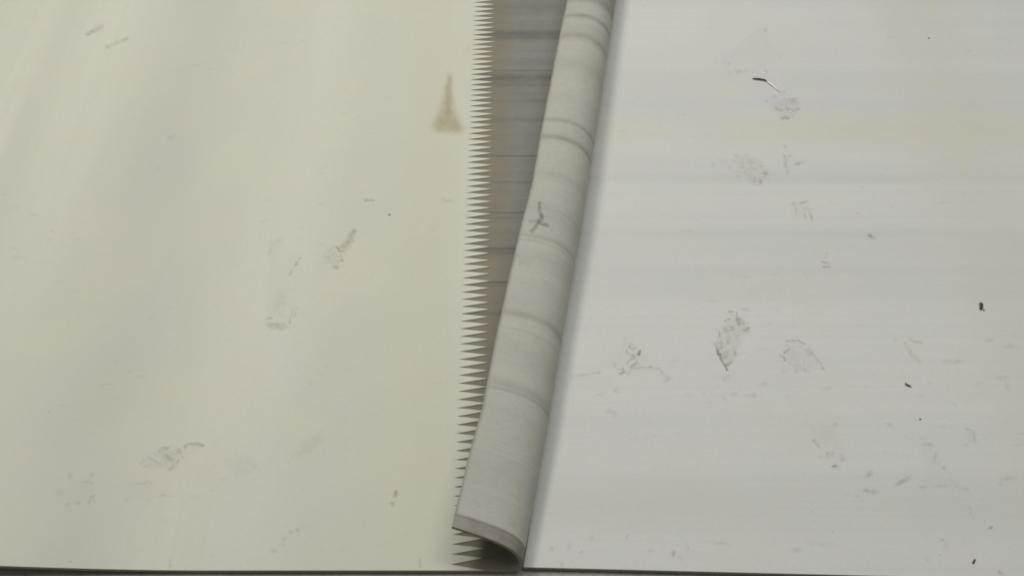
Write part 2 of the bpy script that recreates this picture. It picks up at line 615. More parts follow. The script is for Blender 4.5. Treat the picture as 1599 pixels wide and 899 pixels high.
def streak(v):
    s = 0.14 * smooth_noise(v, 0.02, 8) + 0.12 * smooth_noise(v, 0.006, 9) + 0.06 * smooth_noise(v, 0.09, 10)
    for (py, w, a) in STREAKS:
        y = at(800, py, T)[1]
        wm = abs(at(800, py + w, T)[1] - y)
        s = s + band(v, y - Y_NEAR, max(wm, 0.0016), a)
    return np.clip(s, 0, 1)


st = streak(vv)
stain_i = np.repeat(st[:, None], NQ, 1)

# one mesh: flat part under the top ply + curl, both faces, all edges
XL = np.linspace(0, 1, 26)
flat_t = np.zeros((NV, 26, 3))
flat_uv = np.zeros((NV, 26, 2))
fold0 = p0 + np.outer(vv / math.cos(a_yaw), u)
Wt = 1 - (1 - XL) ** 1.0
for i, v in enumerate(vv):
    fx, fy = fold0[i]
    xs = np.concatenate([np.linspace(X_LEFT + 0.004, fx - 0.30, 15), np.linspace(fx - 0.30, fx, 12)[1:]])
    yy = fy + 0 * xs
    flat_t[i] = np.column_stack([xs, yy, T + lift(xs, yy)])
    flat_uv[i] = np.column_stack([(xs - fx) * math.cos(a_yaw), np.full(26, v)])
flat_b = flat_t.copy()
flat_b[:, :, 2] -= T
TOPG = np.concatenate([flat_t[:, :-1], INN], 1)
BOTG = np.concatenate([flat_b[:, :-1], OUT], 1)
UVG = np.concatenate([flat_uv[:, :-1], UVS], 1)
SG_T = np.repeat(st[:, None], TOPG.shape[1], 1)
SG_B = np.concatenate([np.repeat(ring[:, None], 25, 1), stain_and_edge_o], 1)
NC = TOPG.shape[1]
N = NV * NC
fa = grid_faces(NV, NC, 0, True)
fb = grid_faces(NV, NC, N, False)
ed = []
ix = list(range(NC))
ed += [(a, a + N, b + N, b) for a, b in zip(ix[:-1], ix[1:])]
ix = [(NV - 1) * NC + k for k in range(NC)][::-1]
ed += [(a, a + N, b + N, b) for a, b in zip(ix[:-1], ix[1:])]
ix = [k * NC + NC - 1 for k in range(NV)]
ed += [(a, a + N, b + N, b) for a, b in zip(ix[:-1], ix[1:])]
verts = np.vstack([TOPG.reshape(-1, 3), BOTG.reshape(-1, 3)])
allf = np.vstack([fa, fb, np.array(ed)])
fmat = np.concatenate([np.zeros(len(fa)), np.ones(len(fb)), np.full(len(ed), 2)]).astype(np.int32)
me = bpy.data.meshes.new("lower_ply")
me.from_pydata(verts.tolist(), [], allf.tolist())
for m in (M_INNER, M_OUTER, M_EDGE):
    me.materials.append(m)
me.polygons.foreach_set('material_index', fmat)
sm = np.ones(len(allf), bool)
sm[len(fa) + len(fb):] = False
me.polygons.foreach_set('use_smooth', sm)
att = me.attributes.new('stain', 'FLOAT', 'POINT')
att.data.foreach_set('value', np.concatenate([SG_T.ravel(), SG_B.ravel()]).astype(np.float32))
uvl = me.uv_layers.new(name='sheet')
li = np.zeros(len(me.loops), np.int32)
me.loops.foreach_get('vertex_index', li)
uvv = np.vstack([UVG.reshape(-1, 2), UVG.reshape(-1, 2)])
uvl.data.foreach_set('uv', uvv[li].astype(np.float32).ravel())
# sharp edges along the cut so the flat faces keep their shading
sharp = me.attributes.new('sharp_edge', 'BOOLEAN', 'EDGE')
ev = np.zeros(len(me.edges) * 2, np.int32)
me.edges.foreach_get('vertices', ev)
ev = ev.reshape(-1, 2)
r, c_ = (ev % N) // NC, (ev % N) % NC
bord = ((r[:, 0] == 0) & (r[:, 1] == 0)) | ((c_[:, 0] == NC - 1) & (c_[:, 1] == NC - 1)) | ((ev[:, 0] < N) != (ev[:, 1] < N))
sharp.data.foreach_set('value', bord)
me.update()
lower_ply = link("lower_ply", me)
keep_world(lower_ply, left)
lower_ply['label'] = "grey lower ply curled back in a long roll with dirt rings"

# ------------------------------------------------------------------ right belt
E0 = at(826, 884.5, Z_TOP)
E1 = at(1420, 899.0, Z_TOP)
skew = (E1[1] - E0[1]) / (E1[0] - E0[0])
# its left end butts against the foot of the curl
qn, yy_ = [], []
for v in np.linspace(0, V_TOP, 9):
    nn, zz, phi = section(v / V_TOP, qf)
    no, zo = nn + T * np.sin(phi), zz - T * np.cos(phi)
    k = np.where(zo > Z_TOP + 0.002)[0][0]
    qn.append(no[:k + 1].max())
    p = p0 + u * (v / math.cos(a_yaw)) + n * (qn[-1] + 0.0015)
    yy_.append(p)
yy_ = np.array(yy_)
cR = np.polyfit(yy_[:, 1], yy_[:, 0], 1)
dmax = (yy_[:, 0] - np.polyval(cR, yy_[:, 1])).max()
right = empty("conveyor_belt", (at(1200, 893, 0)[0], E0[1], 0.0))
tag(right, "greyish white conveyor belt on the right, crossed by faint streaks and boot prints", "conveyor belt")
ys2 = np.linspace(E0[1], Y_FAR, 30)
me = solid_sheet("belt_sheet", lambda y: np.polyval(cR, y) + dmax, lambda y: np.full_like(y, X_RIGHT), ys2, 30, 0.0, Z_TOP,
                 [M_RIGHT, M_EDGE], False,
                 near_skew=lambda X, Y: skew * (X - E0[0]) * np.clip(1 - (Y - E0[1]) / 0.8, 0, 1))
sheet = link("belt_sheet", me)
keep_world(sheet, right)


# ------------------------------------------------------------------ dirt on the belts
# shapes are given in photograph pixels and laid on the belt at their real place and size
def sstep(x, a, b):
    t = np.clip((x - a) / (b - a), 0, 1)
    return t * t * (3 - 2 * t)


def sh_ell(P, cx, cy, rx, ry, rot, a, soft=0.5):
    c, s = math.cos(math.radians(rot)), math.sin(math.radians(rot))
    dx, dy = P[:, 0] - cx, P[:, 1] - cy
    r = np.sqrt(((dx * c + dy * s) / rx) ** 2 + ((-dx * s + dy * c) / ry) ** 2)
    return a * (1 - sstep(r, 1 - soft, 1 + soft * 0.6))


def sh_line(P, pts, w, a):
    d = np.full(len(P), 1e9)
    for (x0, y0), (x1, y1) in zip(pts[:-1], pts[1:]):
        vx, vy = x1 - x0, y1 - y0
        t = np.clip(((P[:, 0] - x0) * vx + (P[:, 1] - y0) * vy) / (vx * vx + vy * vy + 1e-9), 0, 1)
        d = np.minimum(d, np.hypot(P[:, 0] - x0 - t * vx, P[:, 1] - y0 - t * vy))
    return a * (1 - sstep(d, w * 0.2, w * 1.2 + 1.2))


def sh_poly(P, pts, a, soft=2.0):
    pts = np.array(pts, float)
    ins = np.zeros(len(P), bool)
    d = np.full(len(P), 1e9)
    for (x0, y0), (x1, y1) in zip(pts, np.roll(pts, -1, 0)):
        cnd = ((y0 > P[:, 1]) != (y1 > P[:, 1]))
        xi = (x1 - x0) * (P[:, 1] - y0) / ((y1 - y0) if y1 != y0 else 1e-9) + x0
        ins ^= cnd & (P[:, 0] < xi)
        vx, vy = x1 - x0, y1 - y0
        t = np.clip(((P[:, 0] - x0) * vx + (P[:, 1] - y0) * vy) / (vx * vx + vy * vy + 1e-9), 0, 1)
        d = np.minimum(d, np.hypot(P[:, 0] - x0 - t * vx, P[:, 1] - y0 - t * vy))
    sd = np.where(ins, d, -d)
    soft = soft + 0.8
    return a * sstep(sd, -soft, soft)


def vnoise(P, cell, seed):
    """smooth random field over the marks, so that their outlines are uneven"""
    g = np.random.default_rng(seed).random((64, 64)) - 0.5
    q = P / cell
    i = np.floor(q).astype(int)
    f = q - i
    f = f * f * (3 - 2 * f)
    a, b = g[i[:, 0] % 64, i[:, 1] % 64], g[(i[:, 0] + 1) % 64, i[:, 1] % 64]
    c, d = g[i[:, 0] % 64, (i[:, 1] + 1) % 64], g[(i[:, 0] + 1) % 64, (i[:, 1] + 1) % 64]
    return (a * (1 - f[:, 0]) + b * f[:, 0]) * (1 - f[:, 1]) + (c * (1 - f[:, 0]) + d * f[:, 0]) * f[:, 1]


def wobble(P):
    dx = 2.4 * vnoise(P, 8.0, 21) + 1.3 * vnoise(P, 3.0, 22)
    dy = 2.4 * vnoise(P, 8.0, 23) + 1.3 * vnoise(P, 3.0, 24)
    return P + np.column_stack([dx, dy])


def convex(pts):
    pts = sorted(set(pts))

    def half(ps):
        h = []
        for p in ps:
            while len(h) > 1 and (h[-1][0] - h[-2][0]) * (p[1] - h[-2][1]) - (h[-1][1] - h[-2][1]) * (p[0] - h[-2][0]) <= 0:
                h.pop()
            h.append(p)
        return h[:-1]
    return half(pts) + half(pts[::-1])


FN = {'e': sh_ell, 'l': sh_line, 'p': sh_poly}
DIRT_N = 0


def dirt(name, shapes, mat, parent, step=0.0011, gain=0.66):
    """marks that do not touch become parts of their own"""
    if name == "footprint":
        return film(name, shapes, mat, parent, step, gain)

    def box(s):
        if s[0] == 'e':
            r = max(s[3], s[4]) * 1.45
            return s[1] - r, s[2] - r, s[1] + r, s[2] + r
        m = s[2] * 1.3 + 2 if s[0] == 'l' else s[3] + 2
        xs, ys_ = [p[0] for p in s[1]], [p[1] for p in s[1]]
        return min(xs) - m, min(ys_) - m, max(xs) + m, max(ys_) + m
    groups = []
    for s in shapes:
        b = box(s)
        hit = [g for g in groups if any(b[0] < c[2] and c[0] < b[2] and b[1] < c[3] and c[1] < b[3] for c in map(box, g))]
        groups = [g for g in groups if g not in hit] + [sum(hit, []) + [s]]
    for g in groups:
        film(name, g, mat, parent, step, gain)


def film(name, all_shapes, mat, parent, step, gain):
    """thin film of dirt on a belt: soft-edged shapes as a fine patch just above its surface"""
    global DIRT_N
    shapes = [q for q in all_shapes if q[0] != 'w']
    DIRT_N += 1
    z = Z_TOP + 0.0003 + 0.00003 * (DIRT_N % 9)
    xs, ys_ = [], []
    for s in shapes:
        if s[0] == 'e':
            R = max(s[3], s[4]) * 1.6
            xs += [s[1] - R, s[1] + R]
            ys_ += [s[2] - R, s[2] + R]
        else:
            m = (s[2] * 2 if s[0] == 'l' else 5) + 2
            xs += [p[0] - m for p in s[1]] + [p[0] + m for p in s[1]]
            ys_ += [p[1] - m for p in s[1]] + [p[1] + m for p in s[1]]
    A, B = at(min(xs), max(ys_), z), at(max(xs), min(ys_), z)
    C_, D = at(max(xs), max(ys_), z), at(min(xs), min(ys_), z)
    x0, x1 = min(A[0], D[0]), max(B[0], C_[0])
    y0, y1 = A[1], B[1]
    gx = np.arange(x0, x1 + step, step)
    gy = np.arange(y0, y1 + step, step)
    X, Y = np.meshgrid(gx, gy, indexing='ij')
    W = np.column_stack([X.ravel(), Y.ravel(), np.full(X.size, z)])
    P = wobble(pix(W))
    m = np.zeros(len(P))
    for s in shapes:
        val = FN[s[0]](P, *s[1:])
        m = m + val * (1 - m)
    m = np.clip(m * gain * np.clip(1.0 + (0.25 if name == 'stain' else 1.1) * vnoise(P, 6.0, 31), 0.3, 1.5), 0, 1)
    if name == "footprint":          # faint hull film put in to join the sole's separate marks
        hull = convex([(x, y) for s in shapes for (x, y) in ([(s[1], s[2])] if s[0] == 'e' else s[1])])
        m = np.maximum(m, sh_poly(P, hull, 0.019, 3.0))
    pale = np.zeros(len(P))
    for q in all_shapes:
        if q[0] == 'w':
            pale = np.maximum(pale, sh_line(P, *q[1:]) * np.clip(1.0 + 1.4 * vnoise(P, 6.0, 41), 0.2, 1.4))
    F = grid_faces(len(gx), len(gy))
    keep = m[F].max(1) > 0.013
    F = F[keep]
    if len(F) == 0:
        return None
    used, inv = np.unique(F, return_inverse=True)
    F = inv.reshape(F.shape)
    W = W[used]
    if parent is left:
        W[:, 2] += lift(W[:, 0], W[:, 1]) + 0.0001
    me = bpy.data.meshes.new(name)
    me.from_pydata(W.tolist(), [], F.tolist())
    me.materials.append(mat)
    at_ = me.attributes.new('dirt', 'FLOAT', 'POINT')
    at_.data.foreach_set('value', m[used].astype(np.float32))
    pw = me.attributes.new('pale', 'FLOAT', 'POINT')
    pw.data.foreach_set('value', pale[used].astype(np.float32))
    me.update()
    o = link(name, me)
    keep_world(o, parent)
    return o


# --- left belt
dirt("stain", [('p', [(700, 116), (703, 118), (706, 150), (710, 172), (717, 190), (724, 203), (714, 207), (696, 206), (680, 205), (676, 196), (684, 178), (692, 150)], 0.32, 7),
               ('l', [(701, 122), (700, 150), (699, 185)], 4.5, 0.26), ('e', 686, 192, 11, 13, 0, 0.20, 0.95), ('e', 708, 196, 15, 10, 15, 0.26, 0.95),
               ('e', 700, 160, 9, 26, 4, 0.14, 0.95), ('e', 692, 186, 22, 22, 0, 0.07, 0.95)], M_OCHRE, left)
dirt("footprint", [('p', [(549, 360), (555, 362), (545, 386), (535, 391), (531, 385)], 0.30, 4), ('e', 552, 360, 4, 4, 0, 0.25, .8),
                   ('l', [(525, 385), (530, 391), (538, 391)], 0.9, 0.5), ('p', [(505, 402), (515, 397), (514, 407)], 0.28, 1.5),
                   ('p', [(518, 394), (523, 392), (522, 401)], 0.30, 1.5), ('p', [(527, 400), (533, 398), (534, 408)], 0.26, 1.5),
                   ('l', [(528, 407), (533, 407)], .9, .4), ('e', 524, 416, 5, 4, 20, .26, .7), ('l', [(503, 400), (520, 385)], 1.2, .12),
                   ('l', [(500, 410), (526, 410)], 1.0, .10), ('w', [(503, 400), (516, 405), (527, 410)], 1.0, .26), ('w', [(514, 393), (520, 406), (518, 416)], 1.0, .26), ('w', [(524, 394), (526, 410), (534, 412)], 1.0, .26)], M_DIRT, left)
dirt("footprint", [('p', [(414, 503), (440, 503), (452, 511), (440, 515), (420, 512)], 0.22, 2.5), ('l', [(416, 497), (422, 496)], 1.6, .28),
                   ('p', [(430, 450), (450, 450), (446, 497), (420, 494)], 0.09, 8), ('l', [(457, 480), (451, 505)], 1.2, .22),
                   ('l', [(463, 476), (460, 496)], 1.2, .18), ('l', [(455, 420), (452, 428)], 1.2, .22), ('l', [(463, 409), (461, 413)], 1.4, .25),
                   ('l', [(470, 402), (466, 406)], 1.2, .2), ('l', [(420, 395), (424, 380), (440, 374)], 4, .09)], M_BROWN, left)
dirt("footprint", [('l', [(287, 696), (292, 692), (308, 691), (316, 695)], 1.8, .30), ('l', [(289, 693), (288, 700)], 1.3, .25),
                   ('l', [(247, 705), (250, 700), (262, 698)], 1.2, .22), ('e', 277, 703, 6, 5, 30, .22, .7), ('e', 260, 712, 6, 5, 10, .24, .7),
                   ('l', [(268, 708), (280, 706)], 1.5, .2), ('e', 236, 716, 6, 3, 20, .22, .6), ('l', [(218, 724), (224, 718)], 1.3, .26),
                   ('e', 277, 720, 4, 2.5, 120, .26, .6), ('l', [(264, 734), (272, 724)], 1.3, .2), ('e', 244, 719, 2.5, 2, 0, .25, .6),
                   ('e', 246, 722, 5, 4, 20, .16, .7), ('e', 228, 727, 5, 3, 10, .14, .7), ('e', 256, 702, 5, 3, -10, .16, .7), ('e', 268, 716, 4, 3, 40, .18, .7), ('e', 284, 712, 4, 3, 60, .16, .7), ('p', [(222, 712), (250, 700), (285, 700), (272, 730), (235, 730)], .07, 6)], M_DIRT, left)
dirt("footprint", [('l', [(139, 787), (142, 775), (148, 773)], 1.5, .22), ('l', [(146, 776), (147, 785)], 1.2, .2), ('e', 122, 785, 4, 4, 0, .16, .7),
                   ('e', 106, 788, 5, 3, 0, .16, .7), ('e', 144, 741, 4, 5, 0, .14, .8), ('e', 110, 743, 6, 7, 0, .10, .9), ('l', [(130, 753), (146, 755)], 1.5, .12),
                   ('e', 95, 770, 7, 8, 0, .09, .9)], M_DIRT, left)
dirt("footprint", [('e', 198, 780, 4, 4, 0, .14, .8), ('e', 232, 780, 3, 2, 0, .14, .8), ('e', 254, 772, 5, 2.5, 0, .2, .6), ('e', 262, 774, 3, 2, 0, .18, .6),
                   ('e', 269, 774, 2, 2, 0, .18, .6), ('l', [(203, 755), (236, 753)], 2.5, .09)], M_DIRT, left)
dirt("footprint", [('e', 454, 830, 4, 3, 0, .25, .6), ('e', 464, 826, 4, 3, 60, .22, .6), ('e', 473, 821, 2.5, 3, 0, .18, .6), ('e', 444, 840, 4, 4, 0, .15, .7),
                   ('e', 427, 859, 7, 5, 0, .10, .8), ('e', 441, 849, 5, 3, 0, .10, .8)], M_DIRT, left)
dirt("smudge", [('l', [(136, 51), (150, 46), (158, 41)], 4, .26), ('e', 138, 53, 4, 2, 0, .3, .7)], M_BROWN, left)
dirt("smudge", [('l', [(165, 73), (182, 67), (198, 60)], 2.6, .18)], M_BROWN, left)
dirt("smudge", [('e', 268, 213, 8, 5, -15, .14, .9)], M_DIRT, left)
dirt("smudge", [('e', 617, 770, 3.5, 6, 10, .38, .8), ('e', 612, 785, 3, 3.5, 0, .32, .8)], M_OCHRE, left)
dirt("smudge", [('l', [(570, 313), (584, 312)], 1.6, .24)], M_DIRT, left)
dirt("smudge", [('p', [(350, 718), (392, 714), (405, 730), (370, 742)], .09, 10)], M_BROWN, left)
dirt("smudge", [('p', [(470, 690), (500, 672), (512, 682), (482, 706), (455, 715)], .07, 7)], M_DIRT, left)
dirt("smudge", [('l', [(690, 308), (694, 313), (705, 314)], 1.6, .12), ('e', 730, 76, 3, 7, 20, .12, .8)], M_DIRT, left)
dirt("smudge", [('e', 690, 596, 26, 3, 0, .06, .9)], M_DIRT, left)
dirt("smudge", [('l', [(265, 873), (266, 884)], 1.5, .14), ('l', [(655, 872), (655, 884)], 1.5, .16), ('e', 111, 880, 2, 1.6, 0, .3, .6)], M_BROWN, left)

# --- right belt
dirt("footprint", [('p', [(1232, 154), (1243, 151), (1246, 163), (1234, 163)], .34, 2), ('p', [(1232, 170), (1240, 171), (1245, 175), (1236, 174)], .42, 1.2),
                   ('p', [(1241, 169), (1248, 168), (1248, 172), (1243, 172)], .40, 1.2), ('l', [(1228, 161), (1229, 174)], 1.3, .26),
                   ('e', 1236, 179, 5, 4, 30, .26, .7), ('l', [(1221, 185), (1231, 185)], 1.4, .30), ('e', 1218, 171, 5, 3, 20, .18, .7),
                   ('e', 1211, 168, 3, 2, 20, .18, .7), ('e', 1226, 182, 5, 3, 0, .14, .7), ('e', 1196, 158, 3, 3, 0, .20, .7), ('e', 1210, 151, 6, 3, -10, .16, .8),
                   ('l', [(1217, 145), (1226, 142)], 1.5, .16), ('e', 1222, 165, 15, 16, 0, .10, .8), ('w', [(1224, 172), (1224, 155)], 1.0, .30), ('w', [(1230, 167), (1247, 165)], 1.2, .34), ('w', [(1231, 175), (1246, 178)], 1.0, .34), ('w', [(1227, 174), (1236, 184)], 1.0, .28), ('w', [(1223, 174), (1218, 182)], 1.0, .26), ('w', [(1213, 164), (1224, 168)], 1.0, .24)], M_DIRT, right)
dirt("footprint", [('e', 1152, 110, 5, 4, 0, .20, .7), ('e', 1163, 111, 4, 3, 0, .14, .7), ('e', 1138, 99, 3, 3, 0, .16, .7), ('e', 1130, 95, 2, 3, 0, .16, .7),
                   ('e', 1116, 97, 3, 2, 0, .16, .7), ('e', 1195, 111, 4, 4, 0, .17, .7), ('e', 1140, 115, 4, 3, 0, .12, .7), ('e', 1194, 46, 3, 4, 0, .16, .8),
                   ('e', 1195, 65, 4, 6, -10, .12, .8), ('e', 1182, 45, 2, 1.5, 0, .2, .7), ('e', 1219, 89, 3, 4, 0, .12, .8)], M_DIRT, right)
dirt("footprint", [('e', 1157, 257, 5, 5, 0, .24, .7), ('e', 1176, 263, 8, 3, 0, .24, .7), ('e', 1194, 271, 5, 5, 0, .26, .7), ('e', 1172, 252, 5, 4, 0, .18, .7),
                   ('e', 1178, 280, 4, 7, 10, .18, .7), ('e', 1187, 283, 3, 4, 0, .26, .7), ('e', 1150, 242, 4, 4, 0, .18, .7), ('e', 1113, 257, 3, 5, 0, .22, .7),
                   ('e', 1140, 262, 5, 4, 0, .16, .7), ('e', 1162, 269, 3, 3, 0, .24, .7), ('e', 1188, 259, 4, 3, 0, .14, .7), ('e', 1165, 243, 5, 3, 0, .12, .7),
                   ('e', 1128, 250, 10, 5, 0, .09, .8), ('e', 1152, 275, 4, 3, 0, .12, .7), ('p', [(1145, 245), (1180, 245), (1203, 268), (1190, 288), (1168, 282)], .08, 6), ('w', [(1146, 250), (1165, 259), (1200, 278)], 1.1, .28), ('w', [(1166, 246), (1164, 262), (1170, 280)], 1.1, .26), ('w', [(1185, 250), (1184, 270), (1182, 288)], 1.1, .26), ('w', [(1150, 268), (1168, 271), (1190, 276)], 1.0, .22)], M_DIRT, right)
dirt("footprint", [('l', [(1225, 243), (1227, 260)], 2, .28), ('e', 1246, 255, 8, 3, -8, .26, .7), ('e', 1232, 243, 4, 2, 20, .2, .7), ('e', 1229, 268, 2, 4, 0, .18, .7),
                   ('e', 1225, 228, 3, 3, 0, .20, .7), ('e', 1256, 251, 4, 1.5, -15, .15, .7)], M_BROWN, right)
dirt("footprint", [('e', 1238, 318, 4, 3, 0, .28, .7), ('l', [(1248, 318), (1260, 315)], 1.4, .26), ('l', [(1241, 322), (1243, 333)], 1.4, .2),
                   ('l', [(1255, 334), (1258, 341)], 1.3, .22), ('l', [(1264, 330), (1267, 343)], 1.6, .24), ('e', 1258, 325, 8, 4, 0, .08, .8)], M_DIRT, right)
dirt("smudge", [('e', 1359, 367, 5, 2.6, 25, .46, .8), ('e', 1363, 370, 6, 3, 30, .22, .9), ('e', 1339, 333, 3, 2, 0, .16, .8)], M_DIRT, right)
dirt("footprint", [('l', [(1284, 409), (1296, 410)], 1.4, .30), ('l', [(1285, 416), (1296, 416)], 1.3, .30), ('e', 1290, 396, 2, 1.5, 0, .3, .7), ('e', 1288, 402, 2, 1.5, 0, .26, .7)], M_DIRT, right)
dirt("footprint", [('p', [(1115, 535), (1124, 552), (1136, 578), (1131, 571), (1121, 555)], .62, 1.3), ('l', [(1118, 540), (1135, 577)], 1.0, .45),
                   ('p', [(1117, 533), (1127, 531), (1130, 543), (1121, 546)], .30, 1.6), ('p', [(1126, 550), (1136, 548), (1138, 559), (1130, 560)], .30, 1.6),
                   ('l', [(1134, 569), (1142, 563)], 1.7, .42), ('p', [(1132, 511), (1134, 509), (1138, 517), (1131, 520), (1129, 515)], .34, 1.3),
                   ('p', [(1137, 507), (1143, 507), (1147, 514), (1141, 516)], .36, 1.3), ('p', [(1134, 524), (1141, 525), (1142, 530), (1138, 538), (1133, 532)], .28, 1.4),
                   ('p', [(1149, 490), (1160, 499), (1164, 503), (1153, 509), (1147, 502)], .32, 1.6), ('l', [(1151, 488), (1149, 497)], 1.2, .5),
                   ('p', [(1160, 514), (1167, 510), (1171, 517), (1161, 519)], .22, 1.4), ('l', [(1160, 514), (1168, 510)], 1.0, .4), ('l', [(1131, 500), (1139, 498)], 1.1, .42),
                   ('l', [(1138, 485), (1144, 486)], 1.1, .36), ('p', [(1144, 545), (1149, 542), (1150, 552), (1145, 555)], .22, 1.5), ('p', [(1146, 523), (1153, 521), (1152, 530), (1147, 530)], .20, 1.5),
                   ('l', [(1123, 517), (1124, 526)], 1.2, .32), ('p', [(1117, 530), (1140, 488), (1168, 505), (1146, 560), (1133, 575)], .09, 5),
                   ('w', [(1122, 528), (1131, 523), (1145, 519), (1160, 508)], 1.2, .34), ('w', [(1124, 549), (1132, 546), (1143, 540), (1152, 536)], 1.2, .30), ('w', [(1129, 505), (1140, 503), (1147, 503)], 1.0, .30),
                   ('w', [(1141, 489), (1145, 501), (1149, 512), (1144, 534), (1139, 545), (1142, 561)], 1.2, .34), ('w', [(1131, 521), (1130, 530), (1134, 545)], 1.0, .28), ('w', [(1130, 563), (1141, 560)], 1.0, .28)], M_DIRT, right)
dirt("footprint", [('l', [(1236, 530), (1247, 531), (1256, 538)], 1.1, .42), ('l', [(1227, 532), (1231, 532)], 1.1, .34), ('l', [(1223, 549), (1233, 545)], 1.5, .42),
                   ('l', [(1218, 554), (1224, 557), (1225, 562)], 1.1, .32), ('l', [(1232, 563), (1236, 556)], 1.4, .34), ('p', [(1256, 545), (1264, 543), (1272, 556), (1258, 556)], .17, 2),
                   ('l', [(1276, 562), (1286, 575)], 1.2, .26), ('e', 1243, 579, 5, 5, 0, .14, .8), ('e', 1224, 578, 5, 5, 0, .12, .8), ('e', 1258, 577, 6, 3, 20, .15, .8),
                   ('l', [(1262, 541), (1280, 566)], 1.0, .14), ('e', 1243, 557, 5, 5, 0, .12, .8), ('l', [(1228, 537), (1233, 543)], 1.0, .2), ('p', [(1222, 545), (1245, 532), (1275, 560), (1262, 580), (1226, 576)], .06, 5), ('w', [(1226, 552), (1237, 549), (1250, 551)], 1.0, .30), ('w', [(1235, 533), (1238, 548), (1230, 566)], 1.0, .28), ('w', [(1250, 540), (1256, 560), (1252, 574)], 1.0, .24), ('w', [(1233, 568), (1255, 568)], 1.0, .22)], M_DIRT, right)
dirt("footprint", [('l', [(984, 536), (982, 543), (989, 544), (992, 541)], 1.2, .30), ('l', [(985, 534), (989, 538)], 1.0, .22), ('l', [(998, 547), (997, 554)], 1.8, .55),
                   ('l', [(986, 553), (991, 557), (984, 561)], 1.3, .5), ('l', [(977, 547), (981, 551)], 1.3, .3), ('l', [(985, 575), (988, 568), (995, 564)], 1.1, .3),
                   ('l', [(982, 582), (986, 572)], 1.1, .26), ('l', [(989, 575), (990, 569), (995, 568)], 1.0, .3), ('l', [(964, 576), (972, 575), (973, 580), (968, 581)], 1.2, .34),
                   ('l', [(979, 567), (981, 562)], 1.1, .26), ('l', [(958, 566), (960, 572)], 1.2, .18), ('e', 975, 527, 3, 2, 0, .2, .7), ('l', [(978, 582), (982, 583)], 1.2, .3),
                   ('l', [(992, 574), (1005, 573), (1014, 573), (1030, 576)], 1.8, .18), ('e', 1016, 572, 4, 2, 0, .22, .8)], M_DIRT, right)
dirt("smudge", [('e', 1042, 592, 7, 3.5, -28, .34, .9), ('l', [(1032, 580), (1040, 587)], 2, .12)], M_BROWN, right)
dirt("smudge", [('l', [(890, 585), (910, 584), (936, 580)], 1.6, .16), ('e', 955, 643, 10, 5, 25, .14, .9)], M_DIRT, right)
dirt("smudge", [('l', [(1414, 535), (1423, 553), (1434, 563)], 3.4, .14), ('l', [(1420, 529), (1428, 532), (1438, 533)], 3.2, .14), ('e', 1398, 530, 4, 5, 0, .14, .8)], M_BROWN, right)
dirt("smudge", [('e', 1145, 614, 6, 3, 0, .16, .8), ('e', 1176, 616, 5, 5, 20, .16, .8), ('e', 1132, 622, 4, 3, 0, .13, .8), ('e', 1098, 612, 2.5, 2.5, 0, .14, .8), ('e', 1290, 605, 9, 3, 0, .08, .9)], M_DIRT, right)
dirt("footprint", [('p', [(1289, 705), (1301, 704), (1302, 711), (1291, 712)], .24, 1.6), ('p', [(1310, 708), (1317, 710), (1319, 719), (1313, 720)], .24, 1.6),
                   ('e', 1304, 727, 6, 3, -8, .55, .8), ('l', [(1270, 687), (1279, 698)], 1.6, .24), ('e', 1271, 686, 2.5, 1.8, 0, .34, .8), ('e', 1281, 713, 3, 3, 0, .16, .8),
                   ('e', 1304, 663, 5, 4, 0, .14, .8), ('p', [(1258, 660), (1290, 660), (1316, 690), (1318, 700), (1285, 690)], .06, 6)], M_BROWN, right)
dirt("smudge", [('e', 1357, 739, 8, 4, -25, .24, .9), ('e', 1361, 766, 13, 3.6, 6, .24, .9), ('e', 1354, 764, 5, 2.4, 0, .24, .9)], M_BROWN, right)
dirt("smudge", [('e', 1410, 749, 14, 3.6, -27, .34, .9), ('e', 1405, 752, 6, 3, -25, .2, .9)], M_DIRT, right)
dirt("footprint", [('e', 1447, 693, 11, 4, 0, .22, .9), ('l', [(1463, 705), (1458, 718)], 2.5, .18), ('e', 1474, 731, 2.8, 4, -20, .34, .8), ('e', 1466, 758, 13, 3.2, -3, .20, .9), ('e', 1440, 759, 6, 2.5, 0, .16, .9),
                   ('l', [(1482, 745), (1498, 760), (1510, 764)], 2.6, .10), ('e', 1442, 682, 6, 4, 0, .12, .9)], M_BROWN, right)
dirt("footprint", [('l', [(1509, 669), (1520, 674), (1522, 690)], 2.2, .20), ('e', 1507, 694, 4, 3, 0, .14, .8)], M_BROWN, right)
dirt("smudge", [('e', 1575, 745, 14, 4, -10, .16, .9), ('e', 1562, 754, 4, 3, 0, .15, .9), ('e', 1546, 822, 4, 2.5, 0, .44, .8), ('e', 1537, 812, 2, 3, 0, .2, .8), ('l', [(1513, 790), (1519, 808)], 2.5, .13),
                ('e', 1472, 842, 3.5, 2, 0, .28, .8), ('e', 1478, 850, 5, 7, 20, .10, .9), ('e', 1562, 893, 3, 6, -45, .34, .8)], M_DIRT, right)
dirt("smudge", [('e', 861, 855, 4, 5, 0, .2, .9), ('e', 888, 850, 3, 6, 0, .18, .9), ('e', 908, 860, 3, 2.5, 0, .26, .8), ('e', 923, 838, 4, 6, 0, .14, .9), ('e', 978, 836, 3, 4, 0, .14, .9),
                ('e', 1051, 863, 4, 6, 10, .30, .9), ('e', 1062, 869, 4, 4, 0, .22, .9), ('e', 1073, 855, 4, 8, 0, .13, .9), ('e', 1017, 858, 4, 5, 0, .13, .9), ('e', 1124, 847, 24, 3, 8, .08, .9),
                ('e', 877, 880, 3, 4, 0, .2, .9)], M_DIRT, right)
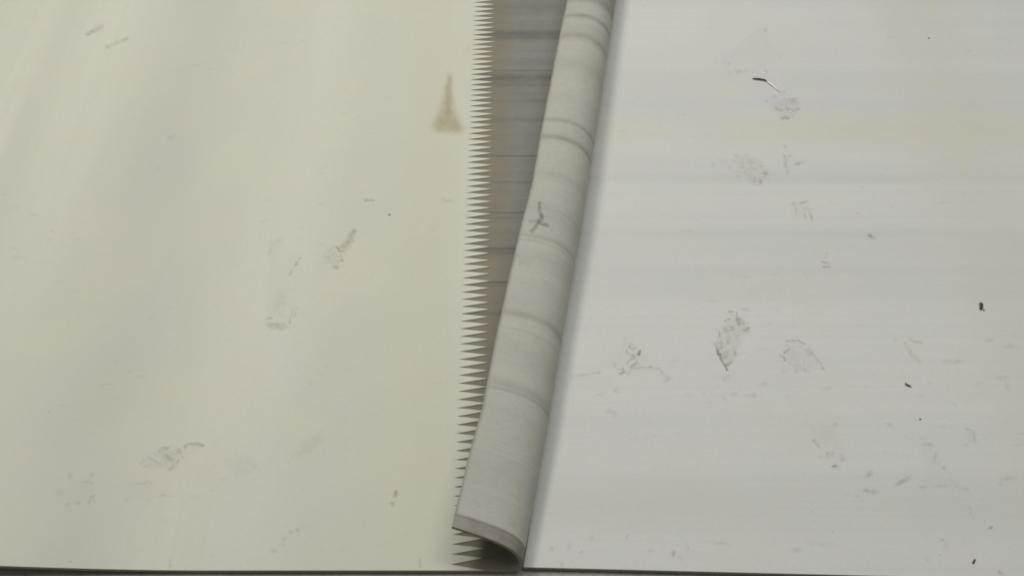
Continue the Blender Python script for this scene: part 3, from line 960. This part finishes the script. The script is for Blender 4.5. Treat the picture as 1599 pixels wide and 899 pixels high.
dirt("smudge", [('e', 1244, 858, 9, 4, 0, .16, .9), ('e', 1290, 850, 32, 4, 7, .08, .9), ('e', 1300, 830, 2.5, 1.5, 0, .34, .8), ('e', 1270, 797, 4, 1.5, 10, .18, .8),
                ('e', 1338, 773, 3, 1.6, 0, .24, .8), ('e', 1448, 873, 4, 5, -30, .16, .9), ('e', 1468, 866, 2, 1.4, 0, .3, .8)], M_DIRT, right)
dirt("smudge", [('e', 1565, 590, 10, 4, 0, .16, .9), ('e', 1487, 564, 16, 4, 0, .13, .9), ('e', 1577, 540, 14, 4, 0, .12, .9), ('e', 1570, 600, 5, 8, -20, .12, .9), ('e', 1545, 530, 8, 3, 0, .10, .9)], M_DIRT, right)
dirt("smudge", [('e', 1051, 500, 2.6, 1.8, 0, .8, .7)], M_WHITE, right)


# --- three-pointed scuff and pits on the curl, laid on its outer face
def flap_dirt(name, shapes, mat):
    xs = [p[0] for s in shapes for p in s[1]]
    ys_ = [p[1] for s in shapes for p in s[1]]
    m = 7
    P = OPIX.reshape(-1, 2)
    inside = (P[:, 0] > min(xs) - m) & (P[:, 0] < max(xs) + m) & (P[:, 1] > min(ys_) - m) & (P[:, 1] < max(ys_) + m)
    inside &= (np.tile(np.arange(NQ), NV) > 26)
    ii = np.where(inside)[0]
    r0, r1 = ii.min() // NQ, ii.max() // NQ
    c0, c1 = (ii % NQ).min(), (ii % NQ).max()
    K = 6
    cc = np.linspace(c0, c1, (c1 - c0) * K + 1)
    lo = np.clip(np.floor(cc).astype(int), 0, NQ - 2)
    t = (cc - lo)[None, :, None]
    G = OUT[r0:r1 + 1][:, lo] * (1 - t) + OUT[r0:r1 + 1][:, lo + 1] * t
    I = INN[r0:r1 + 1][:, lo] * (1 - t) + INN[r0:r1 + 1][:, lo + 1] * t
    nr = (G - I)
    nr /= np.linalg.norm(nr, axis=-1, keepdims=True)
    G = G + nr * 0.0003
    pp = wobble(pix(G.reshape(-1, 3)))
    mk = np.zeros(len(pp))
    for s in shapes:
        val = sh_line(pp, *s[1:])
        mk = mk + val * (1 - mk)
    F = grid_faces(G.shape[0], G.shape[1])
    F = F[mk[F].max(1) > 0.015]
    used, inv = np.unique(F, return_inverse=True)
    me = bpy.data.meshes.new(name)
    me.from_pydata(G.reshape(-1, 3)[used].tolist(), [], inv.reshape(F.shape).tolist())
    me.materials.append(mat)
    a_ = me.attributes.new('dirt', 'FLOAT', 'POINT')
    a_.data.foreach_set('value', mk[used].astype(np.float32))
    me.update()
    o = link(name, me)
    o.parent = lower_ply
    return o


M_BLACK = dirt_material("black_scuff", (0.10, 0.095, 0.10))
flap_dirt("scuff_mark", [('l', [(842, 315), (843, 328), (845, 338)], 2.6, .26), ('l', [(845, 338), (842, 346), (831, 360)], 3.4, .26),
                         ('l', [(842, 347), (855, 351)], 3.2, .26), ('l', [(845, 337), (846, 341)], 2.6, .26), ('l', [(828, 346), (840, 345)], 3.6, .12)], M_BLACK)


# ------------------------------------------------------------------ loose bits
def tube(name, pts, radii, mat, seg=7):
    pts = np.array(pts, float)
    vs, fs = [], []
    for i, p in enumerate(pts):
        d = pts[min(i + 1, len(pts) - 1)] - pts[max(i - 1, 0)]
        d /= np.linalg.norm(d)
        sdir = np.cross(d, [0, 0, 1.0])
        sdir /= np.linalg.norm(sdir)
        tdir = np.cross(sdir, d)
        for k in range(seg):
            a = 2 * math.pi * k / seg
            rr = radii[i] * random.uniform(0.85, 1.15)
            vs.append(p + rr * (math.cos(a) * sdir + 0.8 * math.sin(a) * tdir))
    for i in range(len(pts) - 1):
        for k in range(seg):
            a, b = i * seg + k, i * seg + (k + 1) % seg
            fs.append((a, b, b + seg, a + seg))
    fs.append(tuple(range(seg))[::-1])
    fs.append(tuple((len(pts) - 1) * seg + k for k in range(seg)))
    return mesh(name, vs, fs, [mat], smooth=True)


def place(name, me, pxy, label, cat, group=None):
    o = link(name, me)
    p = at(*pxy, Z_TOP)
    o.location = p
    tag(o, label, cat, group)
    return o


def rel(pts, c, h):
    c0 = at(*c, Z_TOP)
    return [at(x, y, Z_TOP) - c0 + np.array([0, 0, hh]) for (x, y), hh in zip(pts, h)]


# bent dark twig and the pale fibre that trails from it
c = (1186, 125)
me = tube("twig", rel([(1174.5, 123.5), (1179, 124), (1184, 124.3), (1189, 125), (1193, 125.8), (1196.5, 128)], c, [.0022, .0024, .0026, .0024, .0026, .0022]),
          [.0012, .0020, .0024, .0018, .0021, .0010], M_TWIG)
place("twig", me, c, "short bent dark twig above the round boot print on the right belt", "twig")
c = (1206, 134)
me = tube("fibre", rel([(1197, 127.5), (1201, 131), (1206, 135), (1211, 139.5), (1217, 143.5)], c, [.0016, .0028, .0034, .0026, .0012]),
          [.0009, .0014, .0017, .0014, .0007], M_FIBRE)
place("fibre", me, c, "thin pale fibre trailing from the end of the bent dark twig", "fibre")


def crumb(name, lobes, mat):
    """lumpy crumb grown from several touching lobes, one mesh"""
    import bmesh
    bm = bmesh.new()
    for (dx, dy, r) in lobes:
        res = bmesh.ops.create_icosphere(bm, subdivisions=2, radius=r)
        for v in res['verts']:
            k = 1 + random.uniform(-0.22, 0.22)
            v.co = v.co * k
            v.co.z = max(v.co.z * 0.8, -r * 0.5) + r * 0.5
            v.co.x += dx
            v.co.y += dy
    me = bpy.data.meshes.new(name)
    bm.to_mesh(me)
    bm.free()
    me.materials.append(mat)
    return me


place("crumb", crumb("crumb", [(0.0005, 0.006, .0032), (0.0015, 0.0055, .0030), (-0.0005, 0.000, .0032), (-0.0025, -0.0045, .0028), (0.0022, -0.0075, .0016)], M_CRUMB),
      (1532, 479), "dark lumpy crumb near the right side of the right belt", "crumb")
c = (1417, 601)
me = tube("sliver", rel([(1412.5, 598), (1414.5, 600.3), (1418, 602.2), (1422.5, 603.6)], c, [.0016, .002, .002, .0012]), [.0009, .0017, .0015, .0006], M_TWIG)
place("sliver", me, c, "small curved dark sliver right of the boot prints on the right belt", "sliver")
place("crumb", crumb("crumb", [(-0.0015, -0.002, .0017), (0.0002, 0.0, .0015), (0.0018, 0.0028, .0016)], M_CRUMB),
      (1520, 876), "tiny dark crumb by the near edge of the right belt, lower right corner", "crumb")
place("grit", crumb("grit", [(0, 0, .0014), (0.0011, 0.0006, .0010)], M_RED), (1436, 654), "tiny reddish grain of grit below the curved sliver", "grit")
place("grit", crumb("grit", [(0, 0, .0016), (-0.001, 0.0008, .0011)], M_RED), (1450, 60), "tiny reddish grain of grit at the far right of the right belt", "grit")
place("grit", crumb("grit", [(0, 0, .0015), (0.001, -0.0006, .0009)], M_CRUMB), (607.5, 335), "tiny dark grain of grit alone on the cream belt", "grit")
